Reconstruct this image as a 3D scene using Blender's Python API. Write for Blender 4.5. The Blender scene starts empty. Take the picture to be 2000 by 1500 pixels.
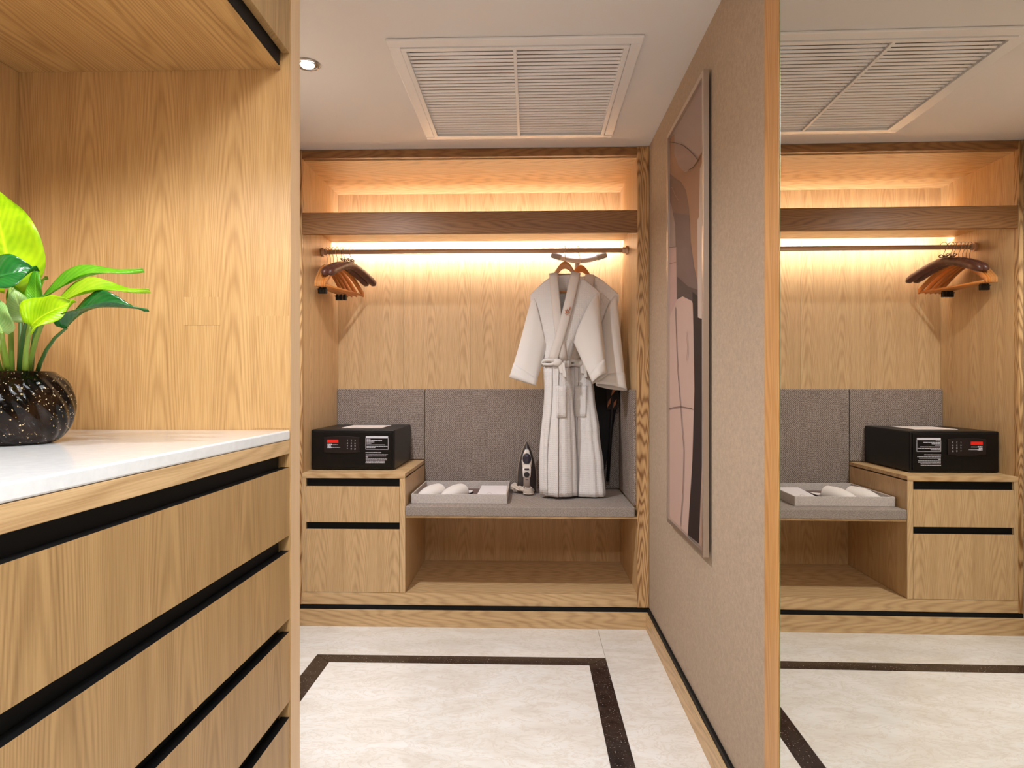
import bpy, bmesh, math, random
from mathutils import Vector, Matrix
random.seed(7)
PI = math.pi
sc = bpy.context.scene
COL = sc.collection

# ------------------------------------------------------------------ camera
FPX = 1250.0; CAMZ = 1.2; TH = math.atan(37 / 1250)
cam = bpy.data.cameras.new('camera'); co = bpy.data.objects.new('camera', cam); COL.objects.link(co)
cam.sensor_width = 36; cam.lens = FPX / 2000 * 36; cam.shift_y = 3 / 2000
cam.clip_start = 0.02
co.location = (0, 0, CAMZ); co.rotation_euler = (PI / 2, 0, TH)
sc.camera = co
# ------------------------------------------------------------------ world, lights, exposure
w = bpy.data.worlds.new('world'); sc.world = w; w.use_nodes = True
w.node_tree.nodes['Background'].inputs[0].default_value = (1.0, 0.93, 0.85, 1)
w.node_tree.nodes['Background'].inputs[1].default_value = 0.3
sc.view_settings.view_transform = 'Standard'; sc.view_settings.look = 'None'
sc.view_settings.exposure = 0.55; sc.view_settings.gamma = 1.0; sc.view_settings.use_curve_mapping = False

def spot(name, loc, watts, col=(.90, .95, 1.0), half=76, blend=.7, r=.035):
    l = bpy.data.lights.new(name, 'SPOT'); l.energy = watts; l.color = col
    l.spot_size = math.radians(2 * half); l.spot_blend = blend; l.shadow_soft_size = r
    o = bpy.data.objects.new(name, l); o.location = loc; COL.objects.link(o); return o
def area(name, loc, rot, sx, sy, watts, col=(1, .9, .8)):
    l = bpy.data.lights.new(name, 'AREA'); l.shape = 'RECTANGLE'; l.size = sx; l.size_y = sy; l.energy = watts; l.color = col
    o = bpy.data.objects.new(name, l); o.location = loc; o.rotation_euler = rot; COL.objects.link(o); return o
CEIL = 2.38
spot('downlight_lamp', (-.82, 2.325, CEIL - .012), 108)
spot('downlight_lamp', (-.05, .35, CEIL - .012), 48, r=.06)
spot('downlight_lamp', (-.10, -.9, CEIL - .012), 8)  # extra unseen lamp behind the camera, added as weak fill
spot('niche_lamp', (-.75, .72, 1.893), 26, col=(.97, .98, 1.0), blend=.35)
area('overhead_fill', (.05, .05, CEIL - .02), (0, 0, 0), .7, 1.1, 23, (.90, .95, 1.0))  # added soft fill under the ceiling, not a fixture of the room

# ------------------------------------------------------------------ node helpers
def newmat(name):
    m = bpy.data.materials.new(name); m.use_nodes = True
    return m, m.node_tree, m.node_tree.nodes['Principled BSDF']
def setin(nt, sock, v):
    if isinstance(v, (int, float)): sock.default_value = v
    elif isinstance(v, tuple): sock.default_value = v if len(v) == 4 or sock.type == 'VECTOR' else (*v, 1)
    else: nt.links.new(v, sock)
def M(nt, op, a, b=None, c=None):
    n = nt.nodes.new('ShaderNodeMath'); n.operation = op
    setin(nt, n.inputs[0], a)
    if b is not None: setin(nt, n.inputs[1], b)
    if c is not None: setin(nt, n.inputs[2], c)
    return n.outputs[0]
def comb(nt, x, y, z):
    n = nt.nodes.new('ShaderNodeCombineXYZ')
    for i, v in enumerate((x, y, z)): setin(nt, n.inputs[i], v)
    return n.outputs[0]
def noise(nt, vec, scale=1, detail=2, rough=.5, dist=0):
    n = nt.nodes.new('ShaderNodeTexNoise'); nt.links.new(vec, n.inputs['Vector'])
    n.inputs['Scale'].default_value = scale; n.inputs['Detail'].default_value = detail
    n.inputs['Roughness'].default_value = rough; n.inputs['Distortion'].default_value = dist
    return n.outputs[0]
def mixc(nt, f, a, b, mode='MIX'):
    n = nt.nodes.new('ShaderNodeMix'); n.data_type = 'RGBA'; n.blend_type = mode; n.clamp_factor = True
    setin(nt, n.inputs[0], f); setin(nt, n.inputs[6], a); setin(nt, n.inputs[7], b)
    return n.outputs[2]
def ramp(nt, f, stops):
    n = nt.nodes.new('ShaderNodeValToRGB'); nt.links.new(f, n.inputs[0])
    e = n.color_ramp.elements
    while len(e) < len(stops): e.new(.5)
    for i, (p, c) in enumerate(stops): e[i].position = p; e[i].color = (*c, 1) if len(c) == 3 else c
    return n.outputs[0]
def bump(nt, bs, h, strength=.2, dist=.002):
    n = nt.nodes.new('ShaderNodeBump'); n.inputs['Strength'].default_value = strength; n.inputs['Distance'].default_value = dist
    nt.links.new(h, n.inputs['Height']); nt.links.new(n.outputs[0], bs.inputs['Normal'])
def objco(nt, rand=True):
    tc = nt.nodes.new('ShaderNodeTexCoord'); s = nt.nodes.new('ShaderNodeSeparateXYZ')
    nt.links.new(tc.outputs['Object'], s.inputs[0])
    r = nt.nodes.new('ShaderNodeObjectInfo').outputs['Random'] if rand else 0.0
    return tc.outputs['Object'], s.outputs[0], s.outputs[1], s.outputs[2], r
def S(r, g, b):   # sRGB 0-255 to linear
    f = lambda c: (c / 255 / 12.92) if c / 255 <= .04045 else ((c / 255 + .055) / 1.055) ** 2.4
    return (f(r), f(g), f(b))

def plain(name, col, rough=.5, metal=0, spec=.5, coat=0, trans=0, emit=None, estr=0, sheen=0):
    m, nt, b = newmat(name)
    b.inputs['Base Color'].default_value = (*col, 1); b.inputs['Roughness'].default_value = rough
    b.inputs['Metallic'].default_value = metal; b.inputs['Specular IOR Level'].default_value = spec
    b.inputs['Coat Weight'].default_value = coat
    b.inputs['Sheen Weight'].default_value = sheen
    if emit: b.inputs['Emission Color'].default_value = (*emit, 1); b.inputs['Emission Strength'].default_value = estr
    return m

def wood(name, axis, light, dark, P=.19, K=1300., Mz=9., strength=.5, fine=.5, cath=True, rough=.42, swirl=1.0):
    m, nt, b = newmat(name)
    _, X, Y, Z, r = objco(nt)
    L, A = {'z': (Z, M(nt, 'ADD', X, Y)), 'x': (X, M(nt, 'ADD', Y, Z)), 'y': (Y, M(nt, 'ADD', X, Z))}[axis]
    off = M(nt, 'MULTIPLY', r, 13.7)
    L = M(nt, 'ADD', L, off)
    t = M(nt, 'ADD', M(nt, 'DIVIDE', A, P), M(nt, 'MULTIPLY', r, 3.3))
    cell = M(nt, 'FLOOR', t)
    xl = M(nt, 'MULTIPLY', M(nt, 'SUBTRACT', M(nt, 'SUBTRACT', t, cell), .5), P)
    wv = comb(nt, M(nt, 'MULTIPLY', xl, 14.), M(nt, 'MULTIPLY', L, 1.5), M(nt, 'MULTIPLY', cell, .13))
    n1 = noise(nt, wv, 1, 2, .5)
    g = M(nt, 'MULTIPLY', M(nt, 'MULTIPLY', xl, xl), K)
    if not cath: g = M(nt, 'MULTIPLY', A, 110.)
    g = M(nt, 'ADD', g, M(nt, 'MULTIPLY', L, Mz))
    g = M(nt, 'ADD', g, M(nt, 'MULTIPLY', n1, 5.0 * swirl))
    s = M(nt, 'ADD', M(nt, 'MULTIPLY', M(nt, 'SINE', M(nt, 'MULTIPLY', g, 2 * PI)), .5), .5)
    s = M(nt, 'POWER', s, 1.8)
    fv = comb(nt, M(nt, 'MULTIPLY', A, 420.), M(nt, 'MULTIPLY', L, 9.), 0.0)
    f1 = noise(nt, fv, 1, 2, .6)
    f1 = M(nt, 'SMOOTH_MIN', M(nt, 'MULTIPLY', M(nt, 'SUBTRACT', f1, .35), 2.2), 1.0, .1)
    mv = comb(nt, M(nt, 'MULTIPLY', A, 34.), M(nt, 'MULTIPLY', L, .9), cell)
    m1 = noise(nt, mv, 1, 2, .5)
    fac = M(nt, 'ADD', M(nt, 'MULTIPLY', s, strength), M(nt, 'MULTIPLY', f1, fine))
    fac = M(nt, 'ADD', fac, M(nt, 'MULTIPLY', M(nt, 'SUBTRACT', m1, .5), .9))
    mm = nt.nodes.new('ShaderNodeClamp'); nt.links.new(fac, mm.inputs[0]); fac = mm.outputs[0]
    c = mixc(nt, fac, light, dark)
    nt.links.new(c, b.inputs['Base Color'])
    b.inputs['Roughness'].default_value = rough
    bump(nt, b, fac, .10, -.0006)
    return m

WL, WD = S(216, 181, 134), S(165, 126, 82)
wood_v = wood('oak_vertical', 'z', WL, WD, strength=.32)
wood_vn = wood('oak_vertical_niche', 'z', S(205, 163, 108), S(152, 108, 62), P=.165, K=2300., swirl=.55, strength=.32)
wood_x = wood('oak_across', 'x', WL, WD, P=.5, K=120., Mz=9., strength=.4)
wood_y = wood('oak_depth', 'y', WL, WD, P=.3, K=300., Mz=5., strength=.4)
wood_shaded_x = wood('oak_shaded_rail', 'x', S(158, 112, 68), S(108, 68, 36), P=.4, K=240., Mz=10., strength=.45, swirl=1.5)  # same oak, colour darkened for the shade above the downlight beam
wood_post = wood('oak_wavy_post', 'z', S(214, 172, 120), S(130, 86, 46), P=.11, K=1300., Mz=10., strength=.75, fine=.3, swirl=2.4)
wood_end = wood('oak_edge', 'z', S(224, 190, 150), S(204, 164, 120), cath=False, Mz=2, strength=.2, fine=.3)
wood_drawer = wood('oak_drawer_near', 'z', S(180, 144, 96), S(122, 88, 50), P=.26, K=1500., swirl=.7, Mz=7., strength=.32, fine=.4)
wood_hang = wood('hanger_wood', 'x', S(206, 140, 78), S(160, 92, 42), P=.06, K=900, Mz=3, strength=.2, fine=.2, rough=.3)
wood_hang_o = wood('hanger_wood_orange', 'x', S(214, 136, 66), S(176, 96, 36), P=.06, K=900, Mz=3, strength=.2, fine=.2, rough=.3)
black = plain('black_reveal', S(9, 8, 8), .6, spec=.25)
black_s = plain('black_satin', S(14, 13, 13), .35)
chrome = plain('chrome', S(200, 195, 190), .22, 1)
bronze = plain('satin_bronze', S(226, 196, 172), .45, .35)
alu = plain('satin_champagne_metal', S(196, 180, 166), .32, .8)
white_paint = plain('white_vent_paint', S(242, 240, 240), .25)
white_cloth_flat = plain('white_cotton', S(232, 228, 226), .9)
dark_in = plain('dark_inside', S(84, 80, 78), .8)

def ceiling_mat():
    m, nt, b = newmat('ceiling_paint'); o, *_ = objco(nt)
    b.inputs['Base Color'].default_value = (*S(232, 228, 226), 1); b.inputs['Roughness'].default_value = .6
    bump(nt, b, noise(nt, o, 160, 2), .05, .001); return m
def wallpaper():
    m, nt, b = newmat('beige_wallcovering'); o, X, Y, Z, r = objco(nt)
    v = comb(nt, M(nt, 'MULTIPLY', M(nt, 'ADD', X, Y), 420.), M(nt, 'MULTIPLY', Z, 420.), 0.)
    n = noise(nt, v, 1, 2, .6); n2 = noise(nt, o, 90, 3, .6)
    f = M(nt, 'ADD', M(nt, 'MULTIPLY', n, .5), M(nt, 'MULTIPLY', n2, .5))
    nt.links.new(ramp(nt, f, [(.3, S(158, 138, 118)), (.7, S(190, 169, 147))]), b.inputs['Base Color'])
    b.inputs['Roughness'].default_value = .75; bump(nt, b, f, .35, .0015); return m
def fabric(name, c0, c1, sc_=1.0):
    m, nt, b = newmat(name); o, X, Y, Z, r = objco(nt)
    a = M(nt, 'ADD', X, Y)
    wa = M(nt, 'SINE', M(nt, 'MULTIPLY', a, 900. * sc_)); wb = M(nt, 'SINE', M(nt, 'MULTIPLY', M(nt, 'ADD', Z, M(nt, 'MULTIPLY', Y, .8)), 1000. * sc_))
    n = noise(nt, o, 210 * sc_, 3, .75)
    str_ = noise(nt, comb(nt, M(nt, 'MULTIPLY', a, 55.), M(nt, 'MULTIPLY', Z, 4.), 0.), 1, 2, .5)
    f = M(nt, 'ADD', M(nt, 'MULTIPLY', M(nt, 'MULTIPLY', wa, wb), .2), n)
    f = M(nt, 'ADD', f, M(nt, 'MULTIPLY', M(nt, 'SUBTRACT', str_, .5), .12))
    nt.links.new(ramp(nt, f, [(.38, c0), (.64, c1)]), b.inputs['Base Color'])
    b.inputs['Roughness'].default_value = .85; bump(nt, b, f, .5, .002); return m
def marble():
    m, nt, b = newmat('cream_marble'); o, X, Y, Z, r = objco(nt)
    v = comb(nt, M(nt, 'ADD', M(nt, 'MULTIPLY', X, 1.3), M(nt, 'MULTIPLY', r, 9.)), M(nt, 'MULTIPLY', Y, 2.6), r)
    n = noise(nt, v, 2.2, 6, .62, 1.2); n2 = noise(nt, v, 6., 4, .6, 2.0)
    c = ramp(nt, n, [(.3, S(222, 214, 204)), (.5, S(233, 228, 221)), (.68, S(240, 236, 232))])
    vein = ramp(nt, M(nt, 'ABSOLUTE', M(nt, 'SUBTRACT', n2, .5)), [(0, (.35, .35, .35)), (.045, (0, 0, 0))])
    nt.links.new(mixc(nt, vein, c, S(204, 186, 164)), b.inputs['Base Color'])
    b.inputs['Roughness'].default_value = .16; return m
def granite():
    m, nt, b = newmat('dark_speckled_granite'); o, X, Y, Z, r = objco(nt)
    n = noise(nt, o, 150, 2, .6); n2 = noise(nt, o, 30, 3, .6)
    c = ramp(nt, n2, [(.35, S(38, 28, 26)), (.7, S(62, 50, 46))])
    sp = ramp(nt, n, [(.66, (0, 0, 0)), (.72, (1, 1, 1))])
    nt.links.new(mixc(nt, sp, c, S(200, 190, 180)), b.inputs['Base Color'])
    b.inputs['Roughness'].default_value = .15; return m
def quartz():
    m, nt, b = newmat('white_quartz'); o, X, Y, Z, r = objco(nt)
    n = noise(nt, o, 60, 3, .6)
    nt.links.new(ramp(nt, n, [(.3, S(226, 226, 226)), (.7, S(234, 234, 234))]), b.inputs['Base Color'])
    b.inputs['Roughness'].default_value = .10; return m
def waffle():
    m, nt, b = newmat('white_waffle_cotton'); o, X, Y, Z, r = objco(nt)
    wa = M(nt, 'SINE', M(nt, 'MULTIPLY', X, 520.)); wb = M(nt, 'SINE', M(nt, 'MULTIPLY', Z, 560.))
    h = M(nt, 'MAXIMUM', wa, wb)
    b.inputs['Base Color'].default_value = (*S(228, 221, 217), 1); b.inputs['Roughness'].default_value = .9
    b.inputs['Sheen Weight'].default_value = .2
    bump(nt, b, h, .35, .0015); return m
def velour(name, c):
    m, nt, b = newmat(name); o, *_ = objco(nt)
    b.inputs['Base Color'].default_value = (*c, 1); b.inputs['Roughness'].default_value = .9
    bump(nt, b, noise(nt, o, 400, 2), .3, .001); return m
def leafmat(name, c0, c1, rough=.35, tr=.35):
    m, nt, b = newmat(name)
    uv = nt.nodes.new('ShaderNodeUVMap').outputs[0]; s = nt.nodes.new('ShaderNodeSeparateXYZ'); nt.links.new(uv, s.inputs[0])
    a = M(nt, 'ABSOLUTE', M(nt, 'SUBTRACT', s.outputs[1], .5))
    vein = M(nt, 'SINE', M(nt, 'MULTIPLY', M(nt, 'SUBTRACT', s.outputs[0], M(nt, 'MULTIPLY', a, .7)), 75.))
    mid = ramp(nt, a, [(0, (1, 1, 1)), (.035, (0, 0, 0))])
    n = noise(nt, nt.nodes.new('ShaderNodeTexCoord').outputs['Object'], 18, 3, .6)
    f = M(nt, 'ADD', M(nt, 'MULTIPLY', vein, .045), n)
    c = ramp(nt, f, [(.3, c0), (.7, c1)])
    c = mixc(nt, M(nt, 'MULTIPLY', mid, .5), c, tuple(min(1, k * 1.5 + .03) for k in c1))
    nt.links.new(c, b.inputs['Base Color'])
    b.inputs['Roughness'].default_value = rough
    bump(nt, b, vein, .15, .001)
    t = nt.nodes.new('ShaderNodeBsdfTranslucent'); nt.links.new(c, t.inputs[0])
    mx = nt.nodes.new('ShaderNodeMixShader'); mx.inputs[0].default_value = tr
    nt.links.new(b.outputs[0], mx.inputs[1]); nt.links.new(t.outputs[0], mx.inputs[2])
    nt.links.new(mx.outputs[0], nt.nodes['Material Output'].inputs[0]); return m
def potmat():
    m, nt, b = newmat('dark_speckled_glass_glaze'); o, X, Y, Z, r = objco(nt)
    n = noise(nt, o, 230, 1.5, .5); n2 = noise(nt, o, 24, 2, .5)
    sp = ramp(nt, n, [(.665, (0, 0, 0)), (.70, (1, 1, 1))])
    c = ramp(nt, n2, [(.42, S(7, 5, 4)), (.8, S(44, 26, 12))])
    nt.links.new(mixc(nt, sp, c, S(205, 180, 140)), b.inputs['Base Color'])
    b.inputs['Roughness'].default_value = .07; b.inputs['Specular IOR Level'].default_value = .22
    return m
m_ceil, m_wall, m_marble, m_granite, m_quartz = ceiling_mat(), wallpaper(), marble(), granite(), quartz()
m_fab = fabric('taupe_woven_fabric', S(100, 86, 80), S(176, 160, 148), .6)
m_seat = fabric('taupe_seat_fabric', S(128, 114, 106), S(172, 160, 150))
m_tray = fabric('pale_linen_tray', S(182, 170, 162), S(214, 204, 198))
m_waffle = waffle(); m_velour = velour('white_velour', S(228, 220, 214)); m_collar = velour('white_velour_collar', S(222, 211, 203))
m_satin = plain('brown_satin', S(92, 50, 36), .38, 0, .6, sheen=.1)
m_board = velour('charcoal_board_cover', S(30, 27, 28))
m_pot = potmat()
mirror = plain('mirror_silver', (.84, .83, .77), 0.0, 1)
green_edge = plain('mirror_bevel_edge', S(150, 150, 110), .15, .6)

# ------------------------------------------------------------------ mesh builder
ORG = {}
class MB:
    def __init__(s): s.v = []; s.f = []; s.m = []; s.uv = None
    def box(s, x0, x1, y0, y1, z0, z1, mi=0):
        n = len(s.v)
        s.v += [(x, y, z) for z in (z0, z1) for y in (y0, y1) for x in (x0, x1)]
        for q in ((0, 2, 3, 1), (4, 5, 7, 6), (0, 1, 5, 4), (2, 6, 7, 3), (0, 4, 6, 2), (1, 3, 7, 5)):
            s.f.append(tuple(n + i for i in q)); s.m.append(mi)
        return s
    def prism(s, pts, d, mi=0):      # pts: 3D polygon, d: extrusion vector
        n = len(s.v); k = len(pts); d = Vector(d)
        s.v += [tuple(Vector(p)) for p in pts] + [tuple(Vector(p) + d) for p in pts]
        s.f.append(tuple(n + i for i in range(k))[::-1]); s.f.append(tuple(n + k + i for i in range(k)))
        for i in range(k): j = (i + 1) % k; s.f.append((n + i, n + j, n + k + j, n + k + i))
        s.m += [mi] * (k + 2); return s
    def loft(s, secs, closed=True, caps=True, mi=0):
        n = len(s.v); k = len(secs[0])
        for q in secs: s.v += [tuple(p) for p in q]
        for a in range(len(secs) - 1):
            for i in range(k if closed else k - 1):
                j = (i + 1) % k
                s.f.append((n + a * k + i, n + a * k + j, n + (a + 1) * k + j, n + (a + 1) * k + i)); s.m.append(mi)
        if caps and closed:
            s.f.append(tuple(n + i for i in range(k))[::-1]); s.f.append(tuple(n + (len(secs) - 1) * k + i for i in range(k))); s.m += [mi, mi]
        return s
    def tube(s, path, r, seg=10, caps=True, mi=0, flat=1.0):
        path = [Vector(p) for p in path]; rs = r if isinstance(r, (list, tuple)) else [r] * len(path)
        secs = []; up = Vector((0, 0, 1)); prev = None
        for i, p in enumerate(path):
            t = (path[min(i + 1, len(path) - 1)] - path[max(i - 1, 0)]).normalized()
            if prev is None:
                a = t.cross(up)
                if a.length < .05: a = t.cross(Vector((0, 1, 0)))
            else: a = prev - t * prev.dot(t)
            a.normalize(); prev = a; b_ = t.cross(a)
            secs.append([p + (a * math.cos(2 * PI * j / seg) + b_ * math.sin(2 * PI * j / seg) * flat) * rs[i] for j in range(seg)])
        return s.loft(secs, True, caps, mi)
    def lathe(s, prof, cx=0, cy=0, seg=32, mi=0, mod=None):
        secs = []
        for (r, z) in prof:
            secs.append([(cx + (r if mod is None else mod(r, z, 2 * PI * j / seg)) * math.cos(2 * PI * j / seg),
                          cy + (r if mod is None else mod(r, z, 2 * PI * j / seg)) * math.sin(2 * PI * j / seg), z) for j in range(seg)])
        return s.loft(secs, True, True, mi)
    def ball(s, c, rx, ry, rz, seg=16, mi=0):
        secs = []
        for i in range(9):
            a = -PI / 2 + PI * (i + .02) / 8.04
            secs.append([(c[0] + rx * math.cos(a) * math.cos(2 * PI * j / seg), c[1] + ry * math.cos(a) * math.sin(2 * PI * j / seg), c[2] + rz * math.sin(a)) for j in range(seg)])
        return s.loft(secs, True, True, mi)
def obj(name, mb, mat, parent=None, bevel=0, smooth=False, solid=0, sub=0, label=None, local=False, seg=2, solid_off=0):
    me = bpy.data.meshes.new(name)
    off = Vector((0, 0, 0)) if (parent is None or local) else ORG[parent.name]
    me.from_pydata([tuple(Vector(v) - off) for v in mb.v], [], mb.f)
    mats = mat if isinstance(mat, list) else [mat]
    for m in mats: me.materials.append(m)
    if len(mats) > 1:
        for p, i in zip(me.polygons, mb.m): p.material_index = i
    bm = bmesh.new(); bm.from_mesh(me); bmesh.ops.recalc_face_normals(bm, faces=bm.faces); bm.to_mesh(me); bm.free()
    if mb.uv:
        l = me.uv_layers.new(name='UVMap')
        for lp in me.loops: l.data[lp.index].uv = mb.uv[lp.vertex_index]
    if smooth: me.polygons.foreach_set('use_smooth', [True] * len(me.polygons))
    o = bpy.data.objects.new(name, me); COL.objects.link(o)
    if parent: o.parent = parent
    ORG[o.name] = ORG[parent.name] if (parent and not local) else Vector((0, 0, 0))
    if solid:
        q = o.modifiers.new('solid', 'SOLIDIFY'); q.thickness = solid; q.offset = solid_off
    if bevel:
        q = o.modifiers.new('bevel', 'BEVEL'); q.width = bevel; q.segments = seg; q.limit_method = 'ANGLE'; q.angle_limit = math.radians(40)
    if sub:
        q = o.modifiers.new('sub', 'SUBSURF'); q.levels = sub; q.render_levels = sub
    if label: o['label'] = label
    return o
def B(*a): return MB().box(*a)
def tag(o, label, cat, group=None):
    o['label'] = label; o['category'] = cat
    if group: o['group'] = group
    return o
def thing(name, label, cat, loc=(0, 0, 0), rz=0, group=None):
    o = bpy.data.objects.new(name, None); COL.objects.link(o); o.location = loc; o.rotation_euler = (0, 0, rz); o.empty_display_size = .05
    ORG[o.name] = Vector(loc); return tag(o, label, cat, group)
def struct(name, mb, mat, **k):
    o = obj(name, mb, mat, **k); o['kind'] = 'structure'; return o
def copy_tree(o, parent=None):
    c = o.copy(); COL.objects.link(c); c.parent = parent
    for ch in list(o.children): copy_tree(ch, c)
    return c
def P(u, v, Y):        # point at depth Y of the room that the photograph shows at u, v
    s = (u - 1000) / FPX; t = Y / (math.cos(TH) + s * math.sin(TH))
    return Vector((t * (s * math.cos(TH) - math.sin(TH)), Y, CAMZ - t * (v - 753) / FPX))

# ------------------------------------------------------------------ dimensions
FY, BY = 3.175, 3.775
XL, XR, XW = -1.147, .525, .583
XF = -.533            # face plane of the near cabinets
YC = 1.40             # niche face of the end panel
YN = -1.8

# ------------------------------------------------------------------ room shell
fl = struct('floor', B(-1.3, .75, YN - .1, 3.9, -.06, -.012), plain('floor_bed', S(90, 84, 78), .9))
j = .0008
sxl, sxr, sy = -.953, .328, 2.83      # outer edges of the granite frame
sw_ = .077; syn = -.9
fbx0, fbx1 = -1.2, XW
def flat(pts): return MB().prism([(x, y, -.012) for x, y in pts], (0, 0, .012))
obj('marble_slab', flat([(sxl + sw_ + j, syn + sw_), (sxr - sw_ - j, syn + sw_), (sxr - sw_ - j, sy - sw_ - j), (sxl + sw_ + j, sy - sw_ - j)]), m_marble, fl)
obj('marble_slab', flat([(fbx0, sy + j), (sxr - j, sy + j), (sxr - j, 3.2), (fbx0, 3.2)]), m_marble, fl)
obj('marble_slab', flat([(sxr + j, sy + j + .0), (fbx1, sy + j), (fbx1, 3.2), (sxr + j, 3.2)]), m_marble, fl)
for a, b_ in ((1.62, sy - j), (.42, 1.62 - 2 * j), (YN, .42 - 2 * j)):
    obj('marble_slab', flat([(sxr + j, a), (fbx1, a), (fbx1, b_), (sxr + j, b_)]), m_marble, fl)
    obj('marble_slab', flat([(fbx0, a), (sxl - j, a), (sxl - j, b_), (fbx0, b_)]), m_marble, fl)
obj('marble_slab', flat([(sxl, YN), (sxr, YN), (sxr, syn - j), (sxl, syn - j)]), m_marble, fl)
obj('granite_strip', flat([(sxl + .001, sy), (sxr - .001, sy), (sxr - sw_ - .001, sy - sw_), (sxl + sw_ + .001, sy - sw_)]), m_granite, fl)
obj('granite_strip', flat([(sxr, sy - .001), (sxr, syn), (sxr - sw_, syn + sw_), (sxr - sw_, sy - sw_ - .001)]), m_granite, fl)
obj('granite_strip', flat([(sxl, sy - .001), (sxl + sw_, sy - sw_ - .001), (sxl + sw_, syn + sw_), (sxl, syn)]), m_granite, fl)
obj('granite_strip', flat([(sxl, syn), (sxr, syn), (sxr - sw_, syn + sw_), (sxl + sw_, syn + sw_)]), m_granite, fl)

VX0, VX1, VY0, VY1 = -.455, .342, 2.205, 3.005     # vent opening
cm = MB()
cm.box(-1.3, VX0, YN - .1, 3.9, CEIL, CEIL + .06); cm.box(VX1, .75, YN - .1, 3.9, CEIL, CEIL + .06)
cm.box(VX0, VX1, YN - .1, VY0, CEIL, CEIL + .06); cm.box(VX0, VX1, VY1, 3.9, CEIL, CEIL + .06)
struct('ceiling', cm, m_ceil)
struct('wall_right', B(XW, XW + .12, 1.60, 3.9, -.05, CEIL + .02).box(XW + .022, XW + .12, YN - .1, 1.60, -.05, CEIL + .02), m_wall)
struct('wall_left', B(XL - .14, XL - .02, YN - .1, 3.9, -.05, CEIL + .02), m_wall)
struct('wall_back', B(-1.3, .7, BY + .02, BY + .1, -.05, CEIL + .05), m_wall)
struct('wall_near', B(-1.3, .7, YN - .1, YN, -.05, CEIL + .02), m_wall)
bb = struct('baseboard_right', B(XW - .018, XW, 1.62, FY - .012, 0, .084), wood_y, bevel=.001)
obj('black_reveal', B(XW - .011, XW, 1.62, FY - .012, .084, .104), black, bb)
bb2 = struct('baseboard_back', B(XL - .02, XW, FY - .012, FY + .012, 0, .083), wood_x, bevel=.001)
obj('black_reveal', B(XL - .02, XW, FY - .004, FY + .012, .083, .103), black, bb2)
# oak stile between the wallpaper and the mirror
struct('trim_1', B(XW - .0008, XW + .02, 1.524, 1.615, 0, CEIL - .001), wood('oak_trim', 'z', S(212, 160, 100), S(168, 112, 56), P=.12, K=1200, Mz=5, strength=.4), bevel=.001)

# ------------------------------------------------------------------ wardrobe
wd = thing('wardrobe', 'open built-in oak wardrobe with glowing light strip across the end of the room', 'wardrobe', (-.31, FY, .104))
obj('stile', B(XR, XW - .001, FY - .004, FY + .03, .105, CEIL - .002), wood_post, wd, bevel=.0015)
obj('stile', B(XL - .02, XL, FY - .004, FY + .03, .105, CEIL - .002), wood_post, wd, bevel=.0015)
obj('top_rail', B(XL, XR - .0005, FY, FY + .03, 2.338, CEIL - .002), wood_shaded_x, wd, bevel=.001)
obj('side_panel', B(XR, XR + .03, FY + .03, BY, .12, CEIL - .01), wood_v, wd)
obj('side_panel', B(XL - .018, XL, FY + .03, BY, .12, CEIL - .01), wood_v, wd)
for x0, x1 in ((XL, -.755), (-.755, -.36), (-.36, .07), (.07, XR)):
    obj('back_panel', B(x0 + .0006, x1 - .0006, BY, BY + .018, .15, 2.37), wood_v, wd, bevel=.0006)
obj('top_panel', B(XL, XR, FY + .03, BY, 2.334, 2.352), wood_x, wd)
shf = obj('shelf', B(XL, XR, FY + .02, 3.652, 2.024, 2.066), wood_x, wd)
obj('shelf_apron', B(XL, XR, FY + .002, FY + .022, 1.958, 2.067), wood_shaded_x, wd, bevel=.0015)
led = plain('led_strip_glow', (1, .8, .6), .5, emit=(.97, .97, 1), estr=66)
obj('light_strip', B(XL + .01, XR - .01, 3.653, 3.657, 2.030, 2.052), led, shf)
obj('base_board', B(XL, XR, FY, BY, .105, .166), wood_x, wd, bevel=.001)
fp = [(XL, -.628, .765, 1.179), (-.626, .075, .60, 1.179), (.077, XR, .60, 1.179)]
for x0, x1, z0, z1 in fp:
    obj('padded_panel', B(x0 + .001, x1 - .001, BY - .02, BY, z0, z1), m_fab, wd, bevel=.003)
obj('padded_panel', B(XR - .012, XR, FY + .035, BY - .021, .60, 1.179), m_fab, wd, bevel=.003)
obj('bench_rail', B(-.626, XR, FY + .005, BY, .540, .549), wood_x, wd)
cu = tag(obj('bench_cushion', B(-.625, XR - .013, FY - .004, BY - .021, .550, .598), m_seat, bevel=.004), 'taupe woven upholstered bench seat pad under the robes and tray', 'cushion')

def black_top(d):      # the finger pull is cut into the top edge and stained black
    for p in d.data.polygons: p.material_index = 1 if abs(p.normal.z) > .5 else 0
# drawer cabinet (left)
DX = -.6265
dc = thing('drawer_cabinet', 'low oak cabinet with two drawers and black finger gaps, under the safe', 'cabinet', (-.89, FY, .166))
obj('side_panel', B(DX - .028, DX, FY - .002, BY - .001, .167, .744), wood_v, dc, bevel=.001)
obj('side_panel', B(XL + .001, XL + .02, FY - .002, BY - .001, .167, .744), wood_v, dc, bevel=.001)
obj('top_board', B(XL + .001, DX, FY - .003, BY - .001, .7365, .7615), wood_x, dc, bevel=.001)
obj('inner_box', B(XL + .022, DX - .03, FY + .022, BY - .05, .17, .73), black, dc)
for z0, z1 in ((.5165, .697), (.1675, .483)):
    d = obj('drawer', B(XL + .0215, DX - .0295, FY - .001, FY + .018, z0, z1), [wood_v, black], dc)
    black_top(d)
    obj('finger_channel', B(XL + .0215, DX - .0295, FY + .012, FY + .021, z1, z1 + .036), black, d)

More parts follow.
